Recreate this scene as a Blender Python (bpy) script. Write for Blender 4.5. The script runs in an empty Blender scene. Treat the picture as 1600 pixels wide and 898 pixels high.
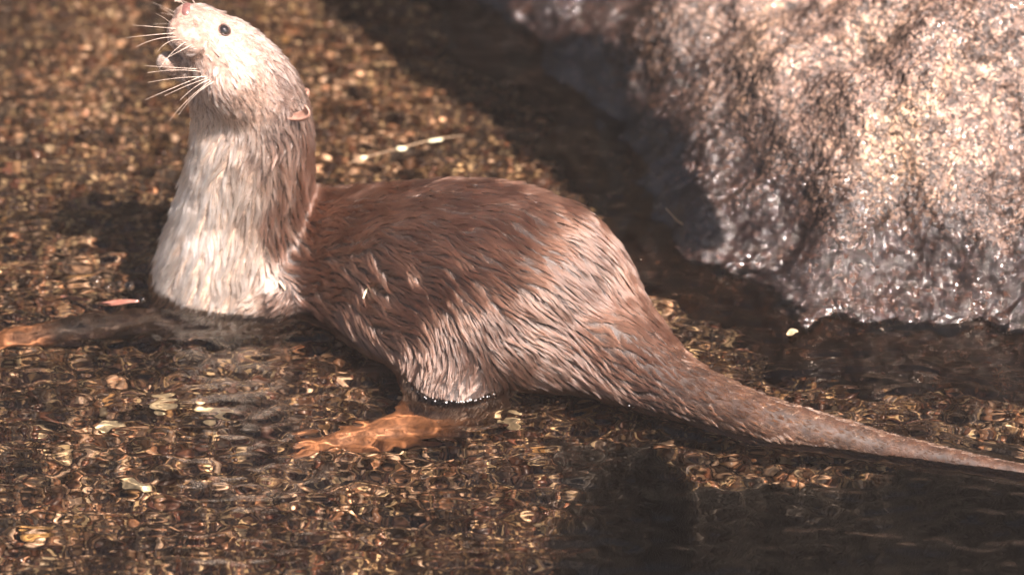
import bpy, bmesh, math, random
import numpy as np
from mathutils import Vector, Matrix, Euler
from mathutils.bvhtree import BVHTree
from mathutils.kdtree import KDTree

random.seed(7)
rng = np.random.default_rng(7)
R = math.radians
scene = bpy.context.scene
col = scene.collection

# ------------------------------------------------------------------ camera
PITCH = R(33.0)
DIST = 5.0
cam_data = bpy.data.cameras.new("camera")
cam_data.lens = 180.0
cam_data.sensor_width = 36.0
cam_data.clip_start = 0.05
cam_data.clip_end = 500.0
cam = bpy.data.objects.new("camera", cam_data)
CAM = Vector((0.0, -DIST * math.cos(PITCH), DIST * math.sin(PITCH)))
cam.location = CAM
cam.rotation_euler = (math.pi / 2 - PITCH, 0, 0)
col.objects.link(cam)
scene.camera = cam
cam_data.dof.use_dof = True
cam_data.dof.focus_distance = 4.80
cam_data.dof.aperture_fstop = 3.2

# ------------------------------------------------------------------ sky and sun
SUN_EL, SUN_AZ = R(57.0), R(40.0)      # azimuth measured from the viewer's side towards the right
sun_dir = Vector((math.cos(SUN_EL) * math.sin(SUN_AZ), -math.cos(SUN_EL) * math.cos(SUN_AZ), math.sin(SUN_EL)))
world = bpy.data.worlds.new("World")
scene.world = world
world.use_nodes = True
wt = world.node_tree
bg = wt.nodes["Background"]
sky = wt.nodes.new("ShaderNodeTexSky")
sky.sky_type = 'NISHITA'
sky.sun_disc = False
sky.sun_elevation = SUN_EL
sky.sun_rotation = math.atan2(sun_dir.x, sun_dir.y)
wb = wt.nodes.new("ShaderNodeMix"); wb.data_type = 'RGBA'; wb.blend_type = 'MULTIPLY'; wb.inputs[0].default_value = 1.0
wb.inputs[7].default_value = (1.0, 0.84, 0.70, 1)      # the camera's warm white balance
wt.links.new(sky.outputs[0], wb.inputs[6]); wt.links.new(wb.outputs[2], bg.inputs[0])
bg.inputs[1].default_value = 0.05
sl = bpy.data.lights.new("sun", 'SUN')
sl.energy = 5.0
sl.angle = R(0.5)
sl.color = (1.0, 0.845, 0.77)
so = bpy.data.objects.new("sun", sl)
so.rotation_euler = sun_dir.to_track_quat('Z', 'Y').to_euler()
so.location = sun_dir * 10
col.objects.link(so)
vs = scene.view_settings
vs.view_transform = 'Standard'
vs.look = 'None'
vs.exposure = 1.9
vs.gamma = 1.0
scene.cycles.use_denoising = True
scene.cycles.max_bounces = 10
scene.cycles.transparent_max_bounces = 12
scene.cycles.sample_clamp_indirect = 4.0
scene.cycles.caustics_reflective = False
scene.cycles.caustics_refractive = True

# ------------------------------------------------------------------ placing helpers
cp, sp = math.cos(PITCH), math.sin(PITCH)
AX = Vector((1, 0, 0)); AU = Vector((0, sp, cp)); AF = Vector((0, cp, -sp))
def ray(px, py):
    return (AF + AX * ((px - 800) / 1600 * 0.2) + AU * (-(py - 449) / 1600 * 0.2))
def at_y(px, py, Y):
    d = ray(px, py); return CAM + d * ((Y - CAM.y) / d.y)
def at_z(px, py, Z):
    d = ray(px, py); return CAM + d * ((Z - CAM.z) / d.z)
PX = 0.000625

# ------------------------------------------------------------------ object helpers
def setp(o, label=None, cat=None, group=None, kind=None):
    if label: o['label'] = label
    if cat: o['category'] = cat
    if group: o['group'] = group
    if kind: o['kind'] = kind
    return o
def link(name, data, parent=None, loc=None):
    o = bpy.data.objects.new(name, data)
    col.objects.link(o)
    if parent: o.parent = parent
    if loc is not None: o.location = loc
    return o
def empty(name, loc=(0, 0, 0)):
    o = link(name, None); o.location = loc; o.empty_display_size = 0.02
    return o
def np_mesh(name, V, F, smooth=True, quads=False):
    V = np.asarray(V, dtype=np.float32); F = np.asarray(F, dtype=np.int32)
    k = F.shape[1]
    me = bpy.data.meshes.new(name)
    me.vertices.add(len(V)); me.vertices.foreach_set('co', V.ravel())
    me.loops.add(F.size); me.loops.foreach_set('vertex_index', F.ravel())
    me.polygons.add(len(F))
    me.polygons.foreach_set('loop_start', np.arange(0, F.size, k, dtype=np.int32))
    me.polygons.foreach_set('use_smooth', np.full(len(F), smooth))
    me.update(calc_edges=True)
    return me
def set_color(me, name, C):
    a = me.attributes.new(name, 'FLOAT_COLOR', 'POINT')
    C = np.asarray(C, dtype=np.float32)
    if C.shape[1] == 3: C = np.hstack([C, np.ones((len(C), 1), np.float32)])
    a.data.foreach_set('color', C.ravel())
def grid_faces(nx, ny):
    i = np.arange(nx * ny).reshape(ny, nx)
    return np.stack([i[:-1, :-1], i[:-1, 1:], i[1:, 1:], i[1:, :-1]], -1).reshape(-1, 4)
def fft_noise(ny, nx, d, lmin, lmax, seed, power=1.0, sx=1.0, sy=1.0):
    """random field on a grid of spacing d, band limited between wavelengths lmin and lmax"""
    g = np.random.default_rng(seed)
    f = np.fft.rfft2(g.standard_normal((ny, nx)))
    ky = np.fft.fftfreq(ny, d)[:, None] * sy; kx = np.fft.rfftfreq(nx, d)[None, :] * sx
    k = np.sqrt(kx * kx + ky * ky) + 1e-9
    w = np.exp(-(k * lmin) ** 2 * 0.7) * (1 - np.exp(-(k * lmax) ** 4)) / k ** power
    h = np.fft.irfft2(f * w, (ny, nx))
    return h / h.std()
def sstep(x, a, b):
    t = np.clip((x - a) / (b - a), 0, 1); return t * t * (3 - 2 * t)
def vnoise(P, scale, seed):
    """cheap smooth 3-D noise for scattered points: sum of random plane waves, about -1..1"""
    g = np.random.default_rng(seed)
    K = g.normal(size=(14, 3)) * (2 * np.pi / scale) * 0.6
    ph = g.uniform(0, 2 * np.pi, 14)
    return np.sin(P @ K.T + ph).sum(1) / 14 ** 0.5

# ------------------------------------------------------------------ materials
def mat(name):
    m = bpy.data.materials.new(name); m.use_nodes = True
    nt = m.node_tree; nt.nodes.clear()
    out = nt.nodes.new('ShaderNodeOutputMaterial')
    return m, nt, out
def N(nt, t, **kw):
    n = nt.nodes.new(t)
    for k, v in kw.items():
        if k.startswith('_'): setattr(n, k[1:], v)
        else: n.inputs[k.replace('__', ' ')].default_value = v
    return n
def ramp(nt, stops, interp='LINEAR'):
    r = nt.nodes.new('ShaderNodeValToRGB'); r.color_ramp.interpolation = interp
    e = r.color_ramp.elements
    while len(e) < len(stops): e.new(0.5)
    for i, (p, c) in enumerate(stops):
        e[i].position = p; e[i].color = (*c, 1) if len(c) == 3 else c
    return r
def simple_mat(name, color, rough=0.5, spec=0.5, coat=0.0, sss=0.0):
    m, nt, out = mat(name)
    b = N(nt, 'ShaderNodeBsdfPrincipled'); b.inputs['Roughness'].default_value = rough
    b.inputs['Specular IOR Level'].default_value = spec
    b.inputs['Coat Weight'].default_value = coat; b.inputs['Coat Roughness'].default_value = 0.08
    tc = N(nt, 'ShaderNodeTexCoord'); no = N(nt, 'ShaderNodeTexNoise'); no.inputs['Scale'].default_value = 160
    no.inputs['Detail'].default_value = 4
    nt.links.new(tc.outputs['Object'], no.inputs['Vector'])
    r = ramp(nt, [(0.3, tuple(c * 0.7 for c in color)), (0.7, tuple(min(1, c * 1.25) for c in color))])
    nt.links.new(no.outputs['Fac'], r.inputs[0]); nt.links.new(r.outputs[0], b.inputs['Base Color'])
    bp = N(nt, 'ShaderNodeBump'); bp.inputs['Strength'].default_value = 0.3; bp.inputs['Distance'].default_value = 0.0005
    nt.links.new(no.outputs['Fac'], bp.inputs['Height']); nt.links.new(bp.outputs[0], b.inputs['Normal'])
    if sss:
        b.inputs['Subsurface Weight'].default_value = sss; b.inputs['Subsurface Radius'].default_value = (0.004, 0.002, 0.001)
        b.inputs['Subsurface Scale'].default_value = 1.0
    nt.links.new(b.outputs[0], out.inputs[0])
    return m

def water_material():
    m, nt, out = mat('stream_water')
    g = N(nt, 'ShaderNodeBsdfGlass'); g.inputs['IOR'].default_value = 1.33; g.inputs['Roughness'].default_value = 0.0
    g.inputs['Color'].default_value = (0.96, 0.90, 0.82, 1)
    nt.links.new(g.outputs[0], out.inputs[0])
    return m

def bed_material():
    m, nt, out = mat('wet_gravel_bed')
    tc = N(nt, 'ShaderNodeTexCoord')
    v1 = N(nt, 'ShaderNodeTexVoronoi'); v1.inputs['Scale'].default_value = 260; v1.inputs['Randomness'].default_value = 1
    nt.links.new(tc.outputs['Object'], v1.inputs['Vector'])
    sep = N(nt, 'ShaderNodeSeparateColor'); nt.links.new(v1.outputs['Color'], sep.inputs[0])
    r1 = ramp(nt, [(0.0, (0.020, 0.011, 0.007)), (0.45, (0.045, 0.024, 0.014)), (0.72, (0.10, 0.055, 0.03)),
                   (0.88, (0.26, 0.17, 0.09)), (0.97, (0.5, 0.4, 0.25))])
    nt.links.new(sep.outputs[0], r1.inputs[0])
    n2 = N(nt, 'ShaderNodeTexNoise'); n2.inputs['Scale'].default_value = 14; n2.inputs['Detail'].default_value = 5
    nt.links.new(tc.outputs['Object'], n2.inputs['Vector'])
    r2 = ramp(nt, [(0.35, (0.35, 0.33, 0.33)), (0.62, (1.15, 1.1, 1.0))])
    nt.links.new(n2.outputs['Fac'], r2.inputs[0])
    mx = N(nt, 'ShaderNodeMix', _data_type='RGBA', _blend_type='MULTIPLY'); mx.inputs[0].default_value = 1
    nt.links.new(r1.outputs[0], mx.inputs[6]); nt.links.new(r2.outputs[0], mx.inputs[7])
    sa = N(nt, 'ShaderNodeAttribute', _attribute_name='pool_shade')
    mz = N(nt, 'ShaderNodeMix', _data_type='RGBA'); mz.inputs[7].default_value = (0.006, 0.0045, 0.0035, 1)  # near-black tint stands in for shade over the pool bed
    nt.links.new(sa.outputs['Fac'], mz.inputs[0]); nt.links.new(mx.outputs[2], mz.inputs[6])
    b = N(nt, 'ShaderNodeBsdfPrincipled'); b.inputs['Roughness'].default_value = 0.6
    nt.links.new(mz.outputs[2], b.inputs['Base Color'])
    bp = N(nt, 'ShaderNodeBump'); bp.inputs['Strength'].default_value = 0.9; bp.inputs['Distance'].default_value = 0.002; bp.invert = True
    nt.links.new(v1.outputs['Distance'], bp.inputs['Height']); nt.links.new(bp.outputs[0], b.inputs['Normal'])
    nt.links.new(b.outputs[0], out.inputs[0])
    return m

def attr_mat(name, attr, rough=0.45, coat=0.0, bump=0.3, scale=300):
    m, nt, out = mat(name)
    a = N(nt, 'ShaderNodeAttribute', _attribute_name=attr)
    tc = N(nt, 'ShaderNodeTexCoord'); no = N(nt, 'ShaderNodeTexNoise'); no.inputs['Scale'].default_value = scale; no.inputs['Detail'].default_value = 4
    nt.links.new(tc.outputs['Object'], no.inputs['Vector'])
    r = ramp(nt, [(0.3, (0.55, 0.52, 0.5)), (0.7, (1.3, 1.28, 1.25))])
    nt.links.new(no.outputs['Fac'], r.inputs[0])
    mx = N(nt, 'ShaderNodeMix', _data_type='RGBA', _blend_type='MULTIPLY'); mx.inputs[0].default_value = 1
    nt.links.new(a.outputs['Color'], mx.inputs[6]); nt.links.new(r.outputs[0], mx.inputs[7])
    b = N(nt, 'ShaderNodeBsdfPrincipled'); b.inputs['Roughness'].default_value = rough
    b.inputs['Coat Weight'].default_value = coat; b.inputs['Coat Roughness'].default_value = 0.1
    nt.links.new(mx.outputs[2], b.inputs['Base Color'])
    bp = N(nt, 'ShaderNodeBump'); bp.inputs['Strength'].default_value = bump; bp.inputs['Distance'].default_value = 0.0006
    nt.links.new(no.outputs['Fac'], bp.inputs['Height']); nt.links.new(bp.outputs[0], b.inputs['Normal'])
    nt.links.new(b.outputs[0], out.inputs[0])
    return m

def rock_material():
    m, nt, out = mat('wet_granite')
    tc = N(nt, 'ShaderNodeTexCoord')
    v1 = N(nt, 'ShaderNodeTexVoronoi'); v1.inputs['Scale'].default_value = 330
    nw = N(nt, 'ShaderNodeTexNoise'); nw.inputs['Scale'].default_value = 120; nw.inputs['Detail'].default_value = 2
    nt.links.new(tc.outputs['Object'], nw.inputs['Vector'])
    ad = N(nt, 'ShaderNodeMix', _data_type='RGBA', _blend_type='LINEAR_LIGHT'); ad.inputs[0].default_value = 0.006
    nt.links.new(tc.outputs['Object'], ad.inputs[6]); nt.links.new(nw.outputs['Color'], ad.inputs[7])
    nt.links.new(ad.outputs[2], v1.inputs['Vector'])
    sep = N(nt, 'ShaderNodeSeparateColor'); nt.links.new(v1.outputs['Color'], sep.inputs[0])
    r1 = ramp(nt, [(0.0, (0.022, 0.016, 0.014)), (0.3, (0.065, 0.05, 0.042)), (0.55, (0.13, 0.10, 0.088)),
                   (0.8, (0.25, 0.175, 0.14)), (0.95, (0.40, 0.30, 0.24))])
    nt.links.new(sep.outputs[0], r1.inputs[0])
    n2 = N(nt, 'ShaderNodeTexNoise'); n2.inputs['Scale'].default_value = 9; n2.inputs['Detail'].default_value = 6; n2.inputs['Roughness'].default_value = 0.6
    nt.links.new(tc.outputs['Object'], n2.inputs['Vector'])
    r2 = ramp(nt, [(0.3, (0.38, 0.33, 0.29)), (0.48, (0.95, 0.88, 0.84)), (0.68, (1.25, 1.15, 0.95))])
    nt.links.new(n2.outputs['Fac'], r2.inputs[0])
    mx = N(nt, 'ShaderNodeMix', _data_type='RGBA', _blend_type='MULTIPLY'); mx.inputs[0].default_value = 1
    nt.links.new(r1.outputs[0], mx.inputs[6]); nt.links.new(r2.outputs[0], mx.inputs[7])
    # wet dark band near the water line, and shade painted on the left foot
    a = N(nt, 'ShaderNodeAttribute', _attribute_name='wet')
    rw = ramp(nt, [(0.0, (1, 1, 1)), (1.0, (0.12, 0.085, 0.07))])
    a2 = N(nt, 'ShaderNodeAttribute', _attribute_name='wet_shade'); nt.links.new(a2.outputs['Fac'], rw.inputs[0])
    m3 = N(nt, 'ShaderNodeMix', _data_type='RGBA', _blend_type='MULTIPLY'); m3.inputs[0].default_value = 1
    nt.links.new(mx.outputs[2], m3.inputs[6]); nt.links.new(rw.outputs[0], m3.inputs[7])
    n5 = N(nt, 'ShaderNodeTexNoise'); n5.inputs['Scale'].default_value = 38; n5.inputs['Detail'].default_value = 7; n5.inputs['Roughness'].default_value = 0.65
    nt.links.new(tc.outputs['Object'], n5.inputs['Vector'])
    r5 = ramp(nt, [(0.36, (0.35, 0.32, 0.31)), (0.5, (1, 0.97, 0.95)), (0.66, (1.3, 1.25, 1.15))])
    nt.links.new(n5.outputs['Fac'], r5.inputs[0])
    m5 = N(nt, 'ShaderNodeMix', _data_type='RGBA', _blend_type='MULTIPLY'); m5.inputs[0].default_value = 1
    nt.links.new(m3.outputs[2], m5.inputs[6]); nt.links.new(r5.outputs[0], m5.inputs[7]); m3 = m5
    b = N(nt, 'ShaderNodeBsdfPrincipled')
    rr = N(nt, 'ShaderNodeMapRange'); rr.inputs['To Min'].default_value = 0.36; rr.inputs['To Max'].default_value = 0.10
    nt.links.new(a.outputs['Fac'], rr.inputs[0]); nt.links.new(rr.outputs[0], b.inputs['Roughness'])
    b.inputs['Specular IOR Level'].default_value = 0.6
    cw = N(nt, 'ShaderNodeMapRange'); cw.inputs['To Min'].default_value = 0.25; cw.inputs['To Max'].default_value = 0.7
    nt.links.new(a.outputs['Fac'], cw.inputs[0]); cr = ramp(nt, [(0.42, (0.12, 0.12, 0.12)), (0.6, (1, 1, 1))]); nt.links.new(n5.outputs['Fac'], cr.inputs[0])
    cm = N(nt, 'ShaderNodeMath', _operation='MULTIPLY'); nt.links.new(cw.outputs[0], cm.inputs[0]); nt.links.new(cr.outputs[0], cm.inputs[1])
    nt.links.new(cm.outputs[0], b.inputs['Coat Weight'])
    b.inputs['Coat Roughness'].default_value = 0.09
    nt.links.new(m3.outputs[2], b.inputs['Base Color'])
    n3 = N(nt, 'ShaderNodeTexNoise'); n3.inputs['Scale'].default_value = 230; n3.inputs['Detail'].default_value = 4; n3.inputs['Roughness'].default_value = 0.6
    nt.links.new(tc.outputs['Object'], n3.inputs['Vector'])
    bp = N(nt, 'ShaderNodeBump'); bp.inputs['Strength'].default_value = 1.0; bp.inputs['Distance'].default_value = 0.0035
    nt.links.new(n3.outputs['Fac'], bp.inputs['Height'])
    nt.links.new(bp.outputs[0], b.inputs['Normal']); 
    n4 = N(nt, 'ShaderNodeTexNoise'); n4.inputs['Scale'].default_value = 95; n4.inputs['Detail'].default_value = 2
    nt.links.new(tc.outputs['Object'], n4.inputs['Vector'])
    bp4 = N(nt, 'ShaderNodeBump'); bp4.inputs['Strength'].default_value = 1.0; bp4.inputs['Distance'].default_value = 0.0045
    nt.links.new(n4.outputs['Fac'], bp4.inputs['Height']); nt.links.new(bp4.outputs[0], b.inputs['Coat Normal'])
    nt.links.new(b.outputs[0], out.inputs[0])
    return m

def fur_material():
    m, nt, out = mat('wet_fur')
    a = N(nt, 'ShaderNodeAttribute', _attribute_name='hair_color')
    h = N(nt, 'ShaderNodeBsdfHairPrincipled')
    h.model = 'CHIANG'
    h.parametrization = 'COLOR'
    h.inputs['Roughness'].default_value = 0.2
    h.inputs['Radial Roughness'].default_value = 0.35
    h.inputs['Coat'].default_value = 0.0
    h.inputs['IOR'].default_value = 1.55
    h.inputs['Random Roughness'].default_value = 0.2
    nt.links.new(a.outputs['Color'], h.inputs['Color'])
    nt.links.new(h.outputs[0], out.inputs[0])
    return m

M_WATER = water_material(); M_BED = bed_material(); M_ROCK = rock_material(); M_FUR = fur_material()
M_PEBBLE = attr_mat('gravel_stones', 'col', 0.4, 0.2)
M_SKIN = attr_mat('otter_skin', 'col', 0.55, 0.0, 0.2, 200)

# ------------------------------------------------------------------ rock outline on the water (world xy), inside = right / far side
base_px = [(640, -130), (735, 0), (820, 70), (880, 130), (945, 210), (985, 290), (1035, 360), (1110, 415), (1200, 462), (1270, 500), (1400, 512), (1560, 520), (1760, 520), (2200, 480)]
base_w = np.array([at_z(x, y, 0.0).xy for x, y in base_px])
base_w = np.vstack([[base_w[0, 0] - 0.45, base_w[0, 1] + 0.75], base_w])
def rock_sdf(X, Y):
    """signed distance to the open outline, positive inside the rock, and the arc position of the closest point"""
    best = np.full(X.shape, 1e9); sign = np.ones(X.shape); arc = np.zeros(X.shape); L = 0.0
    for a, b in zip(base_w[:-1], base_w[1:]):
        e = b - a; l = np.hypot(*e)
        t = np.clip(((X - a[0]) * e[0] + (Y - a[1]) * e[1]) / l ** 2, 0, 1)
        dx = X - (a[0] + e[0] * t); dy = Y - (a[1] + e[1] * t); d = np.hypot(dx, dy)
        cr = e[0] * (Y - a[1]) - e[1] * (X - a[0])
        m = d < best
        best = np.where(m, d, best); sign = np.where(m, np.where(cr > 0, 1, -1), sign); arc = np.where(m, L + t * l, arc); L += l
    return best * sign, arc

# ------------------------------------------------------------------ stream bed: one sheet out to the horizon
def axis(lo, hi, d, far=60.0):
    core = np.arange(lo, hi + d / 2, d)
    ext = []; s = d; x = 0
    while x < far: s *= 1.35; x += s; ext.append(x)
    ext = np.array(ext)
    return np.concatenate([lo - ext[::-1], core, hi + ext]), len(ext), len(core)
def sheet(name, lo, hi, d, fn):
    xs, ex, nx = axis(lo[0], hi[0], d); ys, ey, ny = axis(lo[1], hi[1], d)
    X, Y = np.meshgrid(xs, ys)
    def pad(a):                       # a field on the core grid carried on outwards as its edge value
        return np.pad(a, ((ey, ey), (ex, ex)), mode='edge')
    Z = fn(X, Y, nx, ny, pad)
    V = np.stack([X, Y, Z], -1).reshape(-1, 3)
    return np_mesh(name, V, grid_faces(len(xs), len(ys))), X, Y, Z
def pool_edge(x, y):
    e = np.interp(x, [0.02, 0.13, 0.17, 0.34, 0.39, 0.6, 0.8], [-0.195, -0.205, -0.272, -0.268, -0.215, -0.21, -0.21])
    e = e + 0.006 * np.sin(x * 61) + 0.004 * np.sin(x * 133 + 2)
    xl = 0.035 + 0.012 * np.sin(y * 40 + 1) + 0.006 * np.sin(y * 110)
    return e - y, x - xl
def bed_height(X, Y):
    z = np.full(X.shape, -0.072)
    z = z + 0.03 * sstep(Y, 0.05, 0.6) * sstep(-X, -0.1, 0.4)
    # pool on the near right
    a, b = pool_edge(X, Y)
    z = z - 0.34 * sstep(a, 0.0, 0.10) * sstep(b, 0.0, 0.10)
    r = np.hypot(X, Y)
    z = z + 0.9 * sstep(r, 2.0, 7.0)
    return z
def bed_fn(X, Y, nx, ny, pad):
    d = 0.003
    n = 0.006 * fft_noise(ny, nx, d, 0.03, 0.3, 1) + 0.0012 * fft_noise(ny, nx, d, 0.006, 0.03, 2, 0.3)
    return bed_height(X, Y) + pad(n)
bed_me, BX, BY, BZ = sheet('streambed', (-0.85, -0.75), (0.85, 1.15), 0.003, bed_fn)
bed_me.materials.append(M_BED)
def pool_shade(x, y):  # where shade is painted on the pool bed and gravel left out
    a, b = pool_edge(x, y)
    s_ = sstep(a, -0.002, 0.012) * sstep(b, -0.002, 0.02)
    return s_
asl = bed_me.attributes.new('pool_shade', 'FLOAT', 'POINT'); asl.data.foreach_set('value', pool_shade(BX, BY).astype(np.float32).ravel())
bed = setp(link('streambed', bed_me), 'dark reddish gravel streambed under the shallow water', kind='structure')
bed_bvh = BVHTree.FromPolygons([tuple(v) for v in np.stack([BX, BY, BZ], -1)[::1, ::1].reshape(-1, 3)[:0]] or [(0, 0, 0), (1, 0, 0), (0, 1, 0)], [(0, 1, 2)])
bxs, bys = BX[0], BY[:, 0]
def bed_z(x, y):
    i = np.clip(np.searchsorted(bxs, x) - 1, 0, len(bxs) - 2); j = np.clip(np.searchsorted(bys, y) - 1, 0, len(bys) - 2)
    tx = (x - bxs[i]) / (bxs[i + 1] - bxs[i]); ty = (y - bys[j]) / (bys[j + 1] - bys[j])
    return (BZ[j, i] * (1 - tx) + BZ[j, i + 1] * tx) * (1 - ty) + (BZ[j + 1, i] * (1 - tx) + BZ[j + 1, i + 1] * tx) * ty

# ------------------------------------------------------------------ big boulder
def build_boulder():
    d = 0.0016
    xs = np.arange(-0.30, 0.78, d); ys = np.arange(-0.16, 0.80, d)
    def ext(a, far):
        e = []; s = d; x = 0
        while x < far: s *= 1.3; x += s; e.append(x)
        return np.concatenate([a, a[-1] + np.array(e)]), len(e)
    xs2, ex = ext(xs, 1.2); ys2, ey = ext(ys, 1.2)
    X, Y = np.meshgrid(xs2, ys2)
    nx, ny = len(xs), len(ys)
    pad = lambda a: np.pad(a, ((0, ey), (0, ex)), mode='edge')
    wob = pad(fft_noise(ny, nx, d, 0.05, 0.3, 21)) * 0.009 + pad(fft_noise(ny, nx, d, 0.015, 0.06, 22)) * 0.0010
    D, arc = rock_sdf(X, Y)
    D = D + wob
    # front apron (near right) is gentler than the left flank
    front = sstep(X, 0.07, 0.24)
    steep = 0.022 * (1 - np.exp(-np.clip(D, 0, 9) / 0.02)) + 0.86 * np.clip(D - 0.01, 0, 0.5) ** 1.04
    apron = 0.008 * (1 - np.exp(-np.clip(D, 0, 9) / 0.02)) + 0.32 * np.clip(D, 0, 9) + 0.60 * np.clip(D - 0.055, 0, 0.5)
    Z = steep * (1 - front) + apron * front
    Z = np.where(D < 0, D * 1.6, Z) - 0.004
    def box(a, ax, w=19):
        p_ = np.pad(a, [(w // 2 + 1, w // 2) if k == ax else (0, 0) for k in (0, 1)], mode='edge'); c_ = np.cumsum(p_, ax)
        return (c_[w:] - c_[:-w]) / w if ax == 0 else (c_[:, w:] - c_[:, :-w]) / w
    Zs = Z
    for _ in range(3): Zs = box(box(Zs, 0), 1)
    kk = sstep(D, 0.01, 0.05); Z = Z * (1 - kk) + Zs * kk
    n_big = pad(fft_noise(ny, nx, d, 0.08, 0.5, 23)) * 0.014
    n_mid = pad(fft_noise(ny, nx, d, 0.02, 0.08, 24, 0.8, 1.5, 0.7)) * 0.0009
    n_fin = pad(fft_noise(ny, nx, d, 0.005, 0.02, 25, 0.3)) * 0.0006
    rid = pad(fft_noise(ny, nx, d, 0.012, 0.05, 26, 0.5, 1.5, 0.7))
    pits = -0.0018 * np.clip(rid - 1.3, 0, 1.2)
    k = sstep(D, -0.02, 0.02)
    Z = Z + (n_big * sstep(D, 0, 0.1) + n_mid + n_fin + pits) * (0.3 + 0.7 * k)
    # crevice near the top of the frame
    c = at_y(1325, -4, 0.30)
    # fall away at the back so that it is a closed hump
    Z = Z - 1.2 * sstep(np.hypot(X - 0.5, Y - 0.5), 0.9, 1.7)
    V = np.stack([X, Y, Z], -1)
    return V, X, Y, Z, D
RV, RX, RY, RZ, RD = build_boulder()
def rock_z(x, y):
    i = int(np.clip(np.searchsorted(RX[0], x), 0, RX.shape[1] - 1)); j = int(np.clip(np.searchsorted(RY[:, 0], y), 0, RX.shape[0] - 1))
    return RZ[j, i]
def ground_under(px, py):
    d = ray(px, py)
    for s_ in np.arange(4.0, 6.5, 0.004):
        p = CAM + d * s_
        if p.z < -0.07 or (p.x > RX[0, 0] and p.y > RY[0, 0] and p.z < rock_z(p.x, p.y)): return p
    return CAM + d * 6.5
for (hx, hy, wx, wy, dp) in ((1325, -4, 0.022, 0.010, 0.06), (1160, 290, 0.020, 0.005, 0.010), (1215, 395, 0.026, 0.006, 0.012), (1010, 95, 0.018, 0.005, 0.010), (1480, 210, 0.024, 0.006, 0.008)):
    hc_ = ground_under(hx, hy)           # a hole and a few cracks in the boulder
    RZ -= dp * np.exp(-(((RX - hc_.x) / wx) ** 2 + ((RY - hc_.y - 0.3 * (RX - hc_.x)) / wy) ** 2) ** 1.5)
RV[..., 2] = RZ
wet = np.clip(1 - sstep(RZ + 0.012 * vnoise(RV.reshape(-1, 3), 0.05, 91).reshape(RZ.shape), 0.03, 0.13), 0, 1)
wet_shade = np.maximum(wet, (1 - sstep(RD + 0.02 * vnoise(RV.reshape(-1, 3), 0.08, 92).reshape(RZ.shape), 0.10, 0.20)) * (1 - sstep(RX, 0.1, 0.3)))  # wet band plus painted shade along the left foot
rock_me = np_mesh('boulder', RV.reshape(-1, 3), grid_faces(RV.shape[1], RV.shape[0]))
# displace along normals a little so the flanks are rough too
nr = np.zeros(len(rock_me.vertices) * 3, np.float32); rock_me.vertices.foreach_get('normal', nr); nr = nr.reshape(-1, 3)
P = RV.reshape(-1, 3)
disp = 0.0009 * vnoise(P, 0.007, 31) + 0.0016 * vnoise(P, 0.014, 33) * (0.6 + 0.4 * vnoise(P, 0.07, 34)) + 0.0024 * vnoise(P, 0.045, 32)
P = P + nr * disp[:, None]
rock_me.vertices.foreach_set('co', P.astype(np.float32).ravel())
ad_ = rock_me.attributes.new('wet_shade', 'FLOAT', 'POINT'); ad_.data.foreach_set('value', wet_shade.astype(np.float32).ravel())
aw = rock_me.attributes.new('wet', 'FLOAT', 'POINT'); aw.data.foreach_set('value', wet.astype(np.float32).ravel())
rock_me.materials.append(M_ROCK)
rock_me.update()
setp(link('boulder', rock_me), 'large rough wet brown-grey boulder rising from the water behind the otter', 'boulder')

# added unseen bank behind the pool: blocks sky light and darkens reflections
def unseen_bank():
    nx, nz = 240, 120; xs = np.linspace(-5, 5.5, nx); zs = np.linspace(-0.4, 3.6, nz); X, Z = np.meshgrid(xs, zs)
    P = np.stack([X, 0 * X, Z], -1).reshape(-1, 3)
    Yv = 2.3 + 0.05 * X.ravel() ** 2 + 0.25 * Z.ravel() + 0.16 * vnoise(P, 1.3, 71) + 0.08 * vnoise(P, 0.5, 72) + 0.04 * vnoise(P, 0.2, 73)
    P[:, 1] = Yv
    V2_ = P.reshape(nz, nx, 3); back = V2_[-1:].copy(); back[..., 1] += 3.0; low = back.copy(); low[..., 2] = -0.4
    V = np.concatenate([V2_, back, low], 0)
    me = np_mesh('unseen_bank', V.reshape(-1, 3), grid_faces(nx, nz + 2)); me.attributes.new('wet', 'FLOAT', 'POINT')
    me.materials.append(M_UNSEEN_BANK)
    setp(link('unseen_bank', me), 'added unseen dark bank behind the stream', 'rock bank')
M_UNSEEN_BANK = simple_mat('unseen_bank_dark', (0.022, 0.020, 0.014), 0.8)
unseen_bank()

# ------------------------------------------------------------------ shapes for pebbles
def ico(sub=1):
    bm = bmesh.new(); bmesh.ops.create_icosphere(bm, subdivisions=sub, radius=1.0)
    V = np.array([v.co[:] for v in bm.verts]); F = np.array([[v.index for v in f.verts] for f in bm.faces])
    bm.free(); return V, F
ICO1 = ico(1); ICO2 = ico(2); ICO3 = ico(3)
PAL = np.array([(0.035, 0.016, 0.011), (0.052, 0.024, 0.016), (0.08, 0.034, 0.022), (0.13, 0.062, 0.037), (0.17, 0.095, 0.058),
                (0.27, 0.16, 0.095), (0.44, 0.32, 0.22), (0.66, 0.54, 0.41), (0.16, 0.07, 0.035)])
PALW = np.array([0.28, 0.24, 0.16, 0.09, 0.05, 0.07, 0.055, 0.035, 0.04])
def rot_rand(n):
    q = rng.normal(size=(n, 4)); q /= np.linalg.norm(q, axis=1)[:, None]
    w, x, y, z = q.T
    return np.stack([1 - 2 * (y * y + z * z), 2 * (x * y - z * w), 2 * (x * z + y * w), 2 * (x * y + z * w), 1 - 2 * (x * x + z * z), 2 * (y * z - x * w),
                     2 * (x * z - y * w), 2 * (y * z + x * w), 1 - 2 * (x * x + y * y)], 1).reshape(n, 3, 3)
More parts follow.
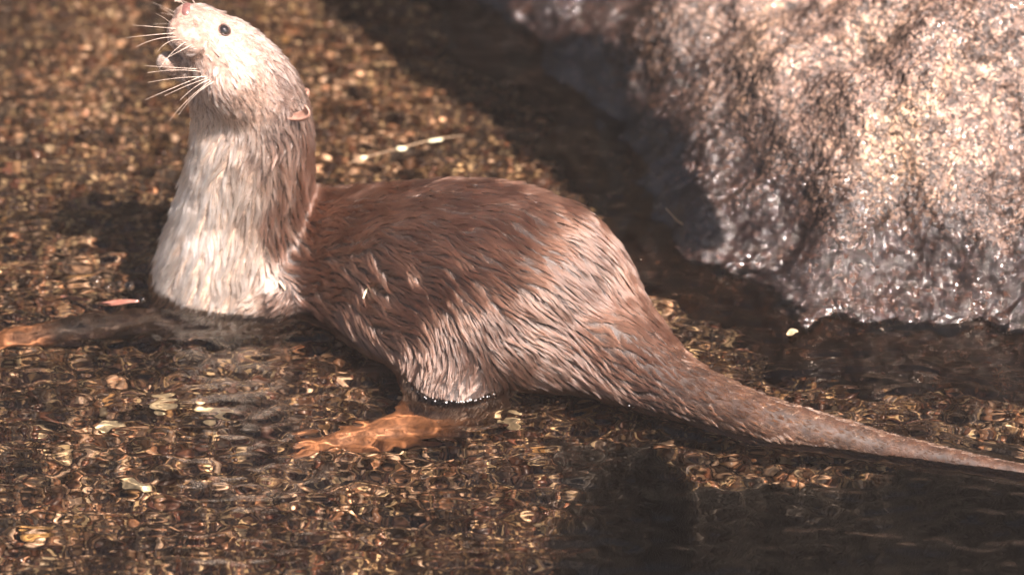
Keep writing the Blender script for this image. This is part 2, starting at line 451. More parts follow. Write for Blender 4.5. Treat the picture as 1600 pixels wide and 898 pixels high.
def scatter_gravel(n):
    x = rng.uniform(-0.72, 0.72, n); y = rng.uniform(-0.55, 1.0, n)
    D, _ = rock_sdf(x, y); k = (D < 0.02) & (pool_shade(x, y) < rng.uniform(size=n)); x = x[k]; y = y[k]; n = len(x)
    patch = vnoise(np.stack([x, y, 0 * x], 1), 0.16, 77)
    w = PALW[None] * np.where(np.arange(len(PALW)) >= 4, np.exp(1.5 * patch)[:, None], 1)
    w /= w.sum(1)[:, None]
    ci = (rng.uniform(size=n)[:, None] > np.cumsum(w, 1)).sum(1).clip(0, len(PAL) - 1)
    s = 0.0013 * np.exp(rng.normal(0.35, 0.45, n)) * np.where((ci >= 5) & (ci <= 7), 1.35 + 0.35 * np.clip(patch, -0.5, 1.5), 1.0); s = np.clip(s, 0.0009, 0.0060)
    V, F = ICO1
    sc = np.stack([s * rng.uniform(0.8, 1.5, n), s * rng.uniform(0.7, 1.2, n), s * rng.uniform(0.35, 0.7, n)], 1)
    jit = 1 + 0.25 * rng.normal(size=(n, len(V), 1))
    pts = V[None] * jit * sc[:, None, :]
    a = rng.uniform(0, 2 * np.pi, n); t = rng.normal(0, 0.3, n)
    ca, sa, ct, st = np.cos(a), np.sin(a), np.cos(t), np.sin(t)
    Rz = np.zeros((n, 3, 3)); Rz[:, 0, 0] = ca; Rz[:, 0, 1] = -sa; Rz[:, 1, 0] = sa; Rz[:, 1, 1] = ca; Rz[:, 2, 2] = 1
    Rx = np.zeros((n, 3, 3)); Rx[:, 0, 0] = 1; Rx[:, 1, 1] = ct; Rx[:, 1, 2] = -st; Rx[:, 2, 1] = st; Rx[:, 2, 2] = ct
    M = Rz @ Rx
    pts = np.einsum('nij,nkj->nki', M, pts)
    z = bed_z(x, y) + s * 0.25
    pts += np.stack([x, y, z], 1)[:, None, :]
    FF = (F[None] + (np.arange(n) * len(V))[:, None, None]).reshape(-1, 3)
    C = PAL[ci] * np.array((0.88, 0.80, 0.77)) * rng.uniform(0.75, 1.3, n)[:, None]
    me = np_mesh('gravel', pts.reshape(-1, 3), FF, smooth=True)
    set_color(me, 'col', np.repeat(C, len(V), 0))
    me.materials.append(M_PEBBLE)
    setp(link('gravel', me), 'fine dark brown and golden gravel covering the streambed', 'gravel', kind='stuff')
scatter_gravel(62000)

def pebble_mesh(name, color, seed, sub=ICO2):
    g = np.random.default_rng(seed)
    V, F = sub
    Vn = V * (1 + 0.22 * vnoise(V, 2.2, seed)[:, None] + 0.05 * vnoise(V, 0.8, seed + 1)[:, None])
    Vn = Vn * np.array([1.0, g.uniform(0.65, 0.9), g.uniform(0.35, 0.55)])
    me = np_mesh(name, Vn, F)
    c = np.array(color)[None] * (1 + 0.25 * vnoise(V, 0.9, seed + 2)[:, None])
    set_color(me, 'col', np.clip(c, 0.005, 0.9))
    me.materials.append(M_PEBBLE)
    return me
protos = [('cream pebble lying among the dark gravel of the streambed', 'cream pebbles on the streambed', (0.62, 0.5, 0.33), 12),
          ('golden brown pebble lying among the dark gravel of the streambed', 'golden brown pebbles on the streambed', (0.33, 0.2, 0.09), 13),
          ('dark reddish pebble lying among the streambed gravel', 'dark reddish pebbles on the streambed', (0.09, 0.04, 0.024), 14)]
protos = [(l, g, [pebble_mesh('pebble', c, s * 10 + k) for k in range(4)]) for l, g, c, s in protos]
npb = 0
while npb < 270:
    px, py = random.uniform(0, 1600), random.uniform(0, 898)
    p = at_z(px, py, -0.06)
    D, _ = rock_sdf(np.array([p.x]), np.array([p.y]))
    if D[0] > -0.01: continue
    if pool_shade(np.array([p.x]), np.array([p.y]))[0] > 0.3: continue
    q = random.random(); k = 0 if q < 0.28 else (1 if q < 0.62 else 2)
    lab, grp, ms = protos[k]
    o = link('pebble', random.choice(ms))
    s = random.uniform(0.0035, 0.0062) if k < 2 else random.uniform(0.005, 0.010)
    o.scale = (s * random.uniform(0.8, 1.3), s, s)
    o.rotation_euler = (random.uniform(-.3, .3), random.uniform(-.3, .3), random.uniform(0, 6.28))
    o.location = (p.x, p.y, float(bed_z(p.x, p.y)) + s * 0.25)
    setp(o, lab, 'pebble', grp)
    npb += 1

# ------------------------------------------------------------------ otter body
def catmull(pts, step=0.3):
    """pts: rows (x,y,z,r,...) -> densely interpolated rows"""
    A = np.array(pts, float); out = []
    B = np.vstack([2 * A[0] - A[1], A, 2 * A[-1] - A[-2]])
    for i in range(1, len(B) - 2):
        p0, p1, p2, p3 = B[i - 1], B[i], B[i + 1], B[i + 2]
        l = np.linalg.norm(p2[:3] - p1[:3]); n = max(2, int(l / (step * min(p1[3], p2[3]))))
        for t in np.arange(n) / n:
            out.append(0.5 * ((2 * p1) + (-p0 + p2) * t + (2 * p0 - 5 * p1 + 4 * p2 - p3) * t * t + (-p0 + 3 * p1 - 3 * p2 + p3) * t ** 3))
    out.append(A[-1]); return np.array(out)
def W(px, py, r, Y, *ex):
    p = at_y(px, py, Y); d = (p - CAM).length
    return (p.x, p.y, p.z, r * PX * d / 5.0, *ex)
def WZP(px, py, r, Z, *ex):
    p = at_z(px, py, Z); d = (p - CAM).length
    return (p.x, p.y, p.z, r * PX * d / 5.0, *ex)
def WU(px, py, r, Z, *ex):
    """a point under the water that is seen, refracted, at this pixel"""
    S_ = at_z(px, py, 0.0); d = ray(px, py).normalized(); h = Vector((d.x, d.y, 0)) / 1.33
    q = Vector((h.x, h.y, -math.sqrt(1 - h.length_squared)))
    p = S_ + q * (Z / q.z)
    return (p.x, p.y, p.z, r * PX * (p - CAM).length / 5.0, *ex)
# extra columns: fur length (mm)
HEADNECK = [W(291, 26, 20, .035, 3), W(308, 44, 38, .035, 4), W(330, 68, 52, .035, 5), W(358, 100, 68, .035, 6.5), W(400, 145, 70, .035, 7), W(408, 195, 80, .035, 12),
            W(393, 245, 96, .035, 17), W(386, 300, 102, .032, 18), W(376, 350, 106, .028, 18), W(364, 405, 113, .022, 17), W(352, 452, 116, .02, 14)]
BODY = [W(415, 385, 98, .03, 13), W(480, 392, 96, .045, 13), W(540, 394, 104, .03, 14), W(600, 400, 115, -.005, 15), W(680, 412, 132, -.04, 16), W(760, 425, 145, -.062, 17), W(836, 447, 145, -.085, 18),
        W(884, 486, 124, -.1, 18), W(928, 524, 100, -.125, 17), W(975, 560, 84, -.15, 14), W(1040, 599, 59, -.185, 9), W(1120, 633, 47, -.215, 6),
        W(1200, 660, 41, -.24, 5), W(1300, 684, 35, -.258, 4), WZP(1370, 700, 29, -.003, 3.5), WZP(1450, 715, 24, -.004, 3), WZP(1530, 730, 20, -.005, 3), WZP(1620, 746, 17, -.006, 3), WZP(1720, 760, 11, -.006, 3), WZP(1850, 782, 6, -.007, 3)]
def toes(base, dirv, side, n, L, r0, spread, down):
    """n toe chains fanning out from base"""
    res = []
    for i in range(n):
        f = (i - (n - 1) / 2) / ((n - 1) / 2)
        ll = L * (1 - 0.22 * abs(f) ** 1.5)
        d = (dirv + side * spread * f).normalized()
        b = base + side * (r0 * 2.0 * f)
        p1 = b + d * ll * 0.45 + Vector((0, 0, 0.0022)); p2 = b + d * ll * 0.8 - Vector((0, 0, down * 0.4)); p3 = b + d * ll - Vector((0, 0, down))
        res.append([(*b, r0 * 1.15, 1), (*p1, r0 * 0.92, 1), (*p2, r0 * 0.8, 1), (*p3, r0 * 0.7, 1)])
    return res
HIND = [W(770, 485, 106, -.112, 14), W(738, 545, 96, -.125, 12), W(714, 608, 92, -.146, 6), WU(694, 638, 66, -.038, 3), WU(655, 660, 46, -.050, 1.5), WU(600, 676, 34, -.054, 1), WU(550, 684, 28, -.057, 1), WU(508, 692, 22, -.060, 1)]
HIND_FAR = [(p[0] + 0.03, p[1] + 0.12, min(p[2], 0.0) - 0.01, p[3] * 0.85, p[4]) for p in HIND]
FORE = [W(430, 455, 78, -.008, 10), W(350, 505, 56, -.024, 4), WU(280, 500, 42, -.038, 3), WU(215, 506, 34, -.042, 2), WU(135, 511, 30, -.046, 2), WU(65, 520, 26, -.050, 1.5), WU(20, 530, 24, -.053, 1)]
FORE_FAR = [(p[0] + 0.024 * i, p[1] + 0.075 - 0.002 * i, p[2] - 0.002 * (6 - i), p[3], p[4]) for i, p in enumerate(FORE)]
JAW = [W(345, 122, 46, .035, 5), W(318, 112, 36, .035, 4), W(290, 104, 24, .030, 3), W(261, 97, 17, .018, 4)]
LIP1 = [W(300, 62, 30, .015, 2.5), W(284, 56, 23, .014, 2), W(280, 44, 18, .020, 2)]
LIP2 = [W(300, 62, 30, .055, 2.5), W(284, 56, 23, .056, 2), W(280, 44, 18, .050, 2)]
THROAT = [W(350, 140, 56, .035, 7), W(354, 190, 54, .035, 9), W(358, 240, 62, .035, 11)]
CHEEK1 = [W(365, 125, 55, .015, 7), W(392, 162, 54, .022, 9)]
CHEEK2 = [W(365, 125, 55, .055, 7), W(392, 162, 54, .048, 9)]
FLANK = [W(460, 425, 84, .015, 13), W(540, 445, 92, -.005, 14), W(610, 475, 98, -.045, 15), W(680, 502, 104, -.088, 16), W(755, 512, 106, -.115, 17), W(825, 522, 96, -.125, 18), W(885, 542, 80, -.135, 18), W(940, 570, 60, -.15, 15)]
chains = [HEADNECK, BODY, FLANK, HIND, HIND_FAR, FORE, FORE_FAR, JAW, LIP1, LIP2, THROAT, CHEEK1, CHEEK2]
hb = Vector(HIND[-1][:3]); hd = (Vector(HIND[-1][:3]) - Vector(HIND[-3][:3])).normalized(); hs = Vector((0.25, 0.95, 0.0)).normalized()
TOES_H = toes(hb, hd, hs, 5, 0.038, 0.0044, 0.50, 0.003)
off = Vector((HIND_FAR[-1][0] - HIND[-1][0], HIND_FAR[-1][1] - HIND[-1][1], HIND_FAR[-1][2] - HIND[-1][2]))
TOES_HF = toes(hb + off, hd, hs, 5, 0.034, 0.0040, 0.42, 0.003)
fb = Vector(FORE[-1][:3]); fd = Vector((-0.9, -0.12, -0.22)).normalized(); fs = Vector((0.1, 0.9, 0.25)).normalized()
TOES_F = toes(fb, fd, fs, 5, 0.034, 0.0044, 0.45, 0.003)
fo = Vector([FORE_FAR[-1][k] - FORE[-1][k] for k in range(3)])
TOES_FF = toes(fb + fo, fd, fs, 5, 0.030, 0.0038, 0.45, 0.003)
all_toes = TOES_H + TOES_HF + TOES_F + TOES_FF
samples = []
for c in chains: samples.append(catmull(c, 0.22))
for c in all_toes: samples.append(catmull(c, 0.3))
balls = np.vstack(samples)
V3, F3 = ICO3
Vb = (V3[None] * balls[:, 3][:, None, None] + balls[:, None, :3]).reshape(-1, 3)
Fb = (F3[None] + (np.arange(len(balls)) * len(V3))[:, None, None]).reshape(-1, 3)
tmp = link('tmp', np_mesh('tmp', Vb, Fb))
md = tmp.modifiers.new('r', 'REMESH'); md.mode = 'VOXEL'; md.voxel_size = 0.0021; md.use_smooth_shade = True
ms = tmp.modifiers.new('s', 'SMOOTH'); ms.factor = 0.5; ms.iterations = 7
dg = bpy.context.evaluated_depsgraph_get()
body_me = bpy.data.meshes.new_from_object(tmp.evaluated_get(dg))
bpy.data.objects.remove(tmp); body_me.name = 'otter_body'
nv = len(body_me.vertices)
BVv = np.zeros(nv * 3, np.float32); body_me.vertices.foreach_get('co', BVv); BVv = BVv.reshape(-1, 3).astype(float)
BN = np.zeros(nv * 3, np.float32); body_me.vertices.foreach_get('normal', BN); BN = BN.reshape(-1, 3).astype(float)
ed = np.zeros(len(body_me.edges) * 2, np.int32); body_me.edges.foreach_get('vertices', ed); ed = ed.reshape(-1, 2)
allb = np.vstack(samples)[:, :4]
RRv = np.zeros(nv)
for s0 in range(0, nv, 20000):
    d2 = ((BVv[s0:s0 + 20000, None, :] - allb[None, :, :3]) ** 2).sum(2) / allb[None, :, 3] ** 2
    RRv[s0:s0 + 20000] = allb[d2.argmin(1), 3]
neckz = at_y(0, 230, 0.035).z
mask = sstep(RRv, 0.020, 0.045) * (1 - 0.85 * sstep(BVv[:, 2], neckz, neckz + 0.05) * (BVv[:, 0] < 0))
deg = np.bincount(ed.ravel(), minlength=nv)[:, None].clip(1)
for it in range(110):
    acc = np.stack([np.bincount(ed[:, 0], BVv[ed[:, 1], k], nv) + np.bincount(ed[:, 1], BVv[ed[:, 0], k], nv) for k in range(3)], 1) / deg
    BVv += (acc - BVv) * (0.6 * mask)[:, None]
body_me.vertices.foreach_set('co', BVv.astype(np.float32).ravel()); body_me.update()
BN = np.zeros(nv * 3, np.float32); body_me.vertices.foreach_get('normal', BN); BN = BN.reshape(-1, 3).astype(float)
print('body verts', nv)

# coat colours by place on the animal (profile, the same on both sides)
BROWN = np.array((0.074, 0.037, 0.025)); BROWN2 = np.array((0.125, 0.066, 0.045)); CREAM = np.array((0.80, 0.63, 0.51)); PAW = np.array((0.40, 0.195, 0.10)); PINK = np.array((0.46, 0.25, 0.21))
def to_px(P):
    d = P - np.array(CAM)
    f = d @ np.array(AF); return 800 + (d @ np.array(AX)) / f / 0.2 * 1600, 449 - (d @ np.array(AU)) / f / 0.2 * 1600
zk = [at_y(0, r, 0.03).z for r in (470, 400, 320, 240, 170, 120, 70, 30, 0)]
xk = [at_y(c, 200, 0.03).x for c in (408, 398, 396, 402, 416, 440, 438, 400, 370)]
def coat(P):
    n = vnoise(P, 0.03, 5) * 0.006 + vnoise(P, 0.009, 6) * 0.003
    xb = np.interp(P[:, 2], zk, xk)
    f = 1 - sstep(P[:, 0] + 1.6 * n + 0.02 * 0.5 * vnoise(P * np.array([1, 1, 0.25]), 0.012, 9), xb - 0.055, xb + 0.035)
    sub = 1 - sstep(P[:, 2], -0.012, 0.008)
    f = f * (1 - sub)
    muz = 1 - sstep(np.linalg.norm(P - np.array(at_y(300, 30, 0.035)), axis=1), 0.012, 0.045)
    base = BROWN + (BROWN2 - BROWN) * (0.5 + 0.5 * vnoise(P, 0.05, 8))[:, None].clip(0, 1)
    c = base * (1 - f[:, None]) + CREAM * f[:, None]
    c = c * (1 - 0.55 * muz[:, None]) + PINK * 0.55 * muz[:, None]
    lg = ((1 - sstep(P[:, 2], -0.03, 0.0)) * sstep(P[:, 0], -0.2, -0.15) * (1 - sstep(P[:, 0], -0.02, 0.02)) * (P[:, 1] < -0.08))[:, None]
    c = c * (1 - lg) + np.array((0.24, 0.125, 0.08)) * lg
    hd_ = (sstep(P[:, 2], at_y(400, 215, 0.035).z, at_y(400, 130, 0.035).z) * f)[:, None]
    c = c * (1 - 0.8 * hd_) + np.array((0.31, 0.205, 0.165)) * 0.8 * hd_
    tl = sstep(P[:, 0], at_y(1000, 600, -.18).x, at_y(1180, 600, -.2).x)[:, None]
    c = c * (1 - tl) + np.array((0.23, 0.105, 0.058)) * (0.8 + 0.3 * n[:, None] / 0.006).clip(0.5, 1.3) * tl
    head = sstep(P[:, 2], at_y(400, 230, 0.035).z, at_y(400, 110, 0.035).z) * (P[:, 0] < at_y(520, 100, 0).x)
    c = c * (1 - 0.75 * head[:, None] * (1 - f[:, None])) + np.array((0.44, 0.29, 0.235)) * 0.75 * (head * (1 - f))[:, None]  # crown pelt lightened to carry the overexposed sunlight
    return c, f
def paw_factor(P):
    a = 1 - sstep(P[:, 0], fb.x - 0.0, fb.x + 0.05)
    a = a * (P[:, 2] < -0.01)
    h = (1 - sstep(P[:, 0], HIND[-4][0] - 0.02, HIND[-4][0] + 0.06)) * sstep(P[:, 0], -0.23, -0.20) * (P[:, 2] < -0.02) * (P[:, 1] < -0.14)
    return np.clip(a + h, 0, 1)
cc, cf = coat(BVv)
pf = paw_factor(BVv)
skin = cc * (0.2 + 0.55 * cf[:, None])
skin = skin * (1 - pf[:, None]) + PAW * pf[:, None]
set_color(body_me, 'col', skin)
body_me.materials.clear(); body_me.materials.append(M_SKIN)

base_pt = Vector((-0.1, 0.0, -0.07))
otter = empty('otter', base_pt)
setp(otter, 'wet brown otter with cream throat, head raised, wading in the shallow stream', 'otter')
def part(name, me, parent=otter, world_loc=None):
    o = link(name, me, parent)
    o.location = (Vector(world_loc) if world_loc is not None else Vector((0, 0, 0))) - base_pt if parent is otter else (0, 0, 0)
    return o
body = part('body', body_me)
bm = bmesh.new(); bm.from_mesh(body_me); BVH = BVHTree.FromBMesh(bm); bm.free()
def hit(px, py):
    d = ray(px, py).normalized(); l, n, i, dist = BVH.ray_cast(CAM, d); return l, n

EYE_P = np.array(hit(351, 47)[0]); EYE_Q = EYE_P * np.array([1, -1, 1]) + np.array([0, 0.07, 0])
# ------------------------------------------------------------------ water surface
def water_fn(X, Y, nx, ny, pad):
    d = 0.002
    n = 0.00052 * fft_noise(ny, nx, d, 0.017, 0.06, 11, 1.2, 1.3, 0.7) + 0.0011 * fft_noise(ny, nx, d, 0.04, 0.25, 12, 1.2, 1.3, 0.6)
    z = pad(n) * (1 - sstep(np.hypot(X, Y), 1.5, 5)) * (1 - 0.55 * sstep(Y, 0.1, 0.3))
    pa, pb = pool_edge(X, Y); z = z * (1 - 0.5 * sstep(pa, 0, 0.06) * sstep(pb, 0, 0.06))
    for cx, cy, a, k, l in ((300, 560, 0.0006, 260, 0.12), (1330, 690, 0.0006, 300, 0.09), (480, 700, 0.0005, 330, 0.08), (230, 535, 0.0013, 290, 0.03), (540, 500, 0.0011, 260, 0.035), (800, 620, 0.0004, 280, 0.06)):
        c1 = at_z(cx, cy, 0); r1 = np.hypot(X - c1.x, (Y - c1.y))
        z += a * np.sin(r1 * k) * np.exp(-r1 / l)
    # meniscus and rings where the animal breaks the surface
    near = np.abs(BVv[:, 2]) < 0.0022
    wl = BVv[near]; wl = wl[::max(1, len(wl) // 5000)]
    kd = KDTree(len(wl))
    for i, p in enumerate(wl): kd.insert((p[0], p[1], 0), i)
    kd.balance()
    m = (X > wl[:, 0].min() - .07) & (X < wl[:, 0].max() + .07) & (Y > wl[:, 1].min() - .07) & (Y < wl[:, 1].max() + .07)
    xs_, ys_ = X[m], Y[m]
    d = np.array([kd.find((a, b, 0))[2] for a, b in zip(xs_, ys_)])
    z[m] += 0.0022 * np.exp(-d / 0.0030) + 0.0007 * np.cos(d * 2 * np.pi / 0.017) * np.exp(-d / 0.022)
    # long flow ridges trailing past the tail on the right
    for (pxs, pys, a, wd) in (([950, 1150, 1350, 1450, 1620, 1750], [575, 588, 572, 578, 612, 640], 0.0016, 0.004), ([1200, 1400, 1500, 1700], [560, 545, 552, 590], 0.0012, 0.003),
                              ([1350, 1450, 1550, 1700], [660, 672, 700, 735], 0.0014, 0.004), ([1180, 1400, 1560, 1700], [500, 512, 505, 540], 0.0011, 0.004)):
        P_ = np.array([at_z(a_, b_, 0).xy for a_, b_ in zip(pxs, pys)])
        yc = np.interp(X, P_[:, 0], P_[:, 1]) + 0.002 * np.sin(X * 70)
        z += a * np.exp(-((Y - yc) / wd) ** 2) * sstep(X, P_[0, 0], P_[0, 0] + 0.08)
    return z
water_me, WX, WY, WZ = sheet('stream_water', (-0.72, -0.62), (0.72, 0.95), 0.002, water_fn)
water_me.materials.append(M_WATER)
setp(link('water', water_me), 'clear shallow rippling stream water', kind='structure')

# ------------------------------------------------------------------ fur
def spine_fields():
    S, T, Rr, L, G = [], [], [], [], []
    for k, c in enumerate(samples):
        t = np.gradient(c[:, :3], axis=0); t /= np.linalg.norm(t, axis=1)[:, None]
        S.append(c[:, :3]); T.append(t); Rr.append(c[:, 3]); L.append(c[:, 4] * 0.001)
    return map(np.concatenate, (S, T, Rr, L))
SS, ST, SR, SL = spine_fields()
def field(P):
    T = np.zeros_like(P); L = np.zeros(len(P)); C = np.zeros_like(P); RR = np.zeros(len(P))
    for s in range(0, len(P), 20000):
        p = P[s:s + 20000]
        d2 = ((p[:, None, :] - SS[None]) ** 2).sum(2) / (SR[None] ** 2)
        w = np.exp(-3.5 * (d2 - d2.min(1)[:, None]))
        w /= w.sum(1)[:, None]
        T[s:s + 20000] = w @ ST; L[s:s + 20000] = w @ SL; C[s:s + 20000] = w @ SS; RR[s:s + 20000] = w @ SR
    return T, L, C, RR
def surf_samples(n):
    body_me.calc_loop_triangles()
    tr = np.zeros(len(body_me.loop_triangles) * 3, np.int32); body_me.loop_triangles.foreach_get('vertices', tr); tr = tr.reshape(-1, 3)
    A, B, C = BVv[tr[:, 0]], BVv[tr[:, 1]], BVv[tr[:, 2]]
    ar = np.linalg.norm(np.cross(B - A, C - A), axis=1)
    cen = (A + B + C) / 3
    nn = BN[tr].mean(1)
    # the far side and the sunken underside need less hair
    ar = ar * np.where(nn[:, 1] > 0.45, 0.35, 1.0) * np.where(cen[:, 2] < -0.02, 0.6, 1.0) * np.where(pf[tr[:, 0]] > 0.5, 0.0, 1.0) * np.where(np.linalg.norm(cen - EYE_P, axis=1) < 0.0062, 0.0, 1.0) * np.where(np.linalg.norm(cen - EYE_Q, axis=1) < 0.0062, 0.0, 1.0)
    idx = rng.choice(len(tr), n, p=ar / ar.sum())
    u = rng.uniform(size=(n, 2)); f = u.sum(1) > 1; u[f] = 1 - u[f]
    a, b = u[:, :1], u[:, 1:]
    P = A[idx] * (1 - a - b) + B[idx] * a + C[idx] * b
    Nn = BN[tr[idx, 0]] * (1 - a - b) + BN[tr[idx, 1]] * a + BN[tr[idx, 2]] * b
    Nn /= np.linalg.norm(Nn, axis=1)[:, None]
    return P, Nn
def hair_dir(P, Nn):
    T, L, C, RR = field(P)
    low = np.clip((C[:, 2] - P[:, 2]) / np.maximum(RR, 1e-4), -1, 1)
    bodyish = sstep(P[:, 0], at_y(470, 400, 0).x, at_y(560, 400, 0).x) * (1 - sstep(P[:, 0], at_y(960, 400, -.1).x, at_y(1080, 400, -.1).x))
    g = bodyish * (0.12 + 1.25 * np.clip(low + 0.24 - 0.30 * sstep(P[:, 0], 0.0, 0.07), 0, 1.3)) + (1 - bodyish) * 0.12
    D = T / (np.linalg.norm(T, axis=1)[:, None] + 1e-9)
    D = D + np.array([0, -0.15, -1.0])[None] * g[:, None]
    # ruffled shoulder: swirling coat
    px, py = to_px(P)
    ruf = np.exp(-((px - 580) / 110) ** 2 - ((py - 430) / 75) ** 2)
    sw = np.stack([vnoise(P, 0.045, 41 + i) for i in range(3)], 1)
    sw2 = np.stack([vnoise(P, 0.018, 51 + i) for i in range(3)], 1)
    thick = 0.2 + 0.8 * sstep(RR, 0.02, 0.05)
    sw = sw * thick[:, None]; sw2 = sw2 * thick[:, None]
    D = D + sw * (0.16 + 0.30 * ruf)[:, None] + sw2 * (0.24 + 0.16 * ruf)[:, None]
    D = D - Nn * (D * Nn).sum(1)[:, None]
    D /= np.linalg.norm(D, axis=1)[:, None] + 1e-9
    return D, L, ruf
def build_fur(n_hair, n_clump):
    CP, CN = surf_samples(n_clump)
    CD, CL, cr = hair_dir(CP, CN)
    CL = CL * rng.uniform(0.55, 1.25, n_clump)
    kd = KDTree(n_clump)
    for i, p in enumerate(CP): kd.insert(p, i)
    kd.balance()
    # lock paths: walk over the surface along the coat direction
    M = 8
    path = np.zeros((n_clump, M, 3)); pn = np.zeros((n_clump, M, 3)); path[:, 0] = CP; pn[:, 0] = CN
    cur, cn, cd = CP.copy(), CN.copy(), CD.copy()
    for k in range(1, M):
        cur = cur + cd * (CL / (M - 1))[:, None]
        for i in range(n_clump):
            l, nn, _, _ = BVH.find_nearest(cur[i]); cur[i] = l; cn[i] = nn
        nd, _, _ = hair_dir(cur, cn); cd = cd * 0.55 + nd * 0.45
        cd = cd - cn * (cd * cn).sum(1)[:, None]; cd /= np.linalg.norm(cd, axis=1)[:, None] + 1e-9
        path[:, k] = cur; pn[:, k] = cn
    tk = np.linspace(0, 1, M)
    path = path + pn * (CL[:, None] * (0.26 * tk * (1 - 0.35 * tk))[None] * (rng.uniform(0.5, 1.4, n_clump) * (1 + 0.45 * (CP[:, 0] < -0.19)))[:, None])[:, :, None]
    HP, HN = surf_samples(n_hair)
    HD, HL, hr = hair_dir(HP, HN)
    near = np.array([kd.find(p)[1] for p in (HP + HD * HL[:, None] * rng.uniform(0.0, 0.45, n_hair)[:, None])])
    fl = rng.uniform(0.7, 1.12, n_hair)
    K = 7
    ts = np.linspace(0, 1, K)
    out = np.zeros((n_hair, K, 3))
    base = path[near, 0]
    offs = HP - base
    pull = 0.97
    wk = np.where(CL[near] > 0.005, 1, 0.4)
    for k, t in enumerate(ts):
        u = np.clip(t * fl, 0, 1.0) * (M - 1); a = np.minimum(u.astype(int), M - 2); f = (u - a)[:, None]
        pp = path[near, a] * (1 - f) + path[near, a + 1] * f
        over = np.maximum(t * fl - 1, 0)[:, None] * CL[near][:, None]
        pp = pp + (path[near, M - 1] - path[near, M - 2]) * over / (np.linalg.norm(path[near, M - 1] - path[near, M - 2], axis=1)[:, None] + 1e-9)
        w = pull * t ** 0.5 * wk
        out[:, k] = pp + offs * (1 - w[:, None])
    HL = CL[near] * fl
    jit = rng.normal(size=(n_hair, 3)) * 0.0005
    out += jit[:, None, :] * ts[None, :, None]
    # keep from running far: limit shift of tip
    C, _ = coat(HP)
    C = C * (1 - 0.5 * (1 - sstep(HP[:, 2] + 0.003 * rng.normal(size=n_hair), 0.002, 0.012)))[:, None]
    C = C * rng.uniform(0.8, 1.25, n_hair)[:, None] * (rng.uniform(0.8, 1.2, n_clump)[near])[:, None]
    rad = 0.00016 * (0.6 + 0.4 * np.clip(HL / 0.012, 0, 1))
    hc = bpy.data.hair_curves.new('fur')
    hc.add_curves([K] * n_hair)
    hc.attributes['position'].data.foreach_set('vector', out.astype(np.float32).ravel())
    ra = hc.attributes.get('radius') or hc.attributes.new('radius', 'FLOAT', 'POINT')
    rr = rad[:, None] * np.array([1.0, 1.0, 0.98, 0.9, 0.75, 0.55, 0.2])[None]
    ra.data.foreach_set('value', rr.astype(np.float32).ravel())
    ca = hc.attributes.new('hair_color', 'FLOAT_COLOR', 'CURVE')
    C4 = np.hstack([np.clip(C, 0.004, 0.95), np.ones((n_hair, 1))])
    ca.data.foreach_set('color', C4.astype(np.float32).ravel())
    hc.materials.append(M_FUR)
    return link('fur', hc, body)
fur = build_fur(240000, 10500)

# ------------------------------------------------------------------ head details
def ball_mesh(name, r, m, sub=ICO3, scale=(1, 1, 1)):
    me = np_mesh(name, sub[0] * r * np.array(scale)[None], sub[1]); me.materials.append(m); return me
M_EYE = simple_mat('otter_eye', (0.012, 0.008, 0.007), 0.05, 0.9, 1.0)
M_NOSE = simple_mat('otter_nose', (0.17, 0.075, 0.065), 0.35, 0.6, 0.3)
M_EAR = simple_mat('otter_ear', (0.27, 0.15, 0.11), 0.5, 0.5, 0.2)
M_DARK = simple_mat('mouth_dark', (0.12, 0.04, 0.035), 0.3, 0.5, 0.3)
M_LID = simple_mat('eyelid', (0.07, 0.04, 0.032), 0.4)
M_CLAW = simple_mat('otter_claw', (0.35, 0.25, 0.18), 0.3)
M_WHISK = simple_mat('otter_whisker', (0.75, 0.62, 0.52), 0.35)
def tube(name, pts, rads, m, parent=otter, seg=6):
    pts = [Vector(p) for p in pts]; V = []; F = []
    for i, p in enumerate(pts):
        t = (pts[min(i + 1, len(pts) - 1)] - pts[max(i - 1, 0)]).normalized()
        a = t.orthogonal().normalized(); b = t.cross(a)
        for k in range(seg):
            an = 2 * math.pi * k / seg; V.append(p + (a * math.cos(an) + b * math.sin(an)) * rads[i])
    for i in range(len(pts) - 1):
        for k in range(seg):
            F.append((i * seg + k, i * seg + (k + 1) % seg, (i + 1) * seg + (k + 1) % seg, (i + 1) * seg + k))
    me = np_mesh(name, [tuple(v) for v in V], F); me.materials.append(m)
    if parent is otter: return part(name, me)
    return link(name, me, parent)
l, n = hit(351, 47)
o = part('eye', ball_mesh('eye', 0.0058, M_EYE), otter, l - n * 0.0020)
o = part('eye', ball_mesh('eye_far', 0.0058, M_EYE), otter, (l.x - 0.002, 0.07 - l.y - 0.002, l.z - 0.012))
# eyelid ring
def ring(px, py, R0, r, m, name='eyelid'):
    l, n = hit(px, py); a = n.orthogonal().normalized(); b = n.cross(a)
    pts = [l + (a * math.cos(t) + b * math.sin(t)) * R0 + n * 0.0002 for t in np.linspace(0, 2 * math.pi, 17)]
    return tube(name, pts, [r] * 17, m)
ring(351, 47, 0.0058, 0.0009, M_LID)
l, n = hit(290, 20)
nz = at_y(292, 17, 0.035)
part('nose', ball_mesh('nose', 0.0090, M_NOSE, ICO3, (0.75, 1.25, 0.7)), otter, nz)
for s in (-1, 1):
    part('nostril', ball_mesh('nostril', 0.0024, M_DARK, ICO2, (0.8, 0.8, 1)), otter, nz + Vector((-0.0068, 0.0055 * s, -0.001)))
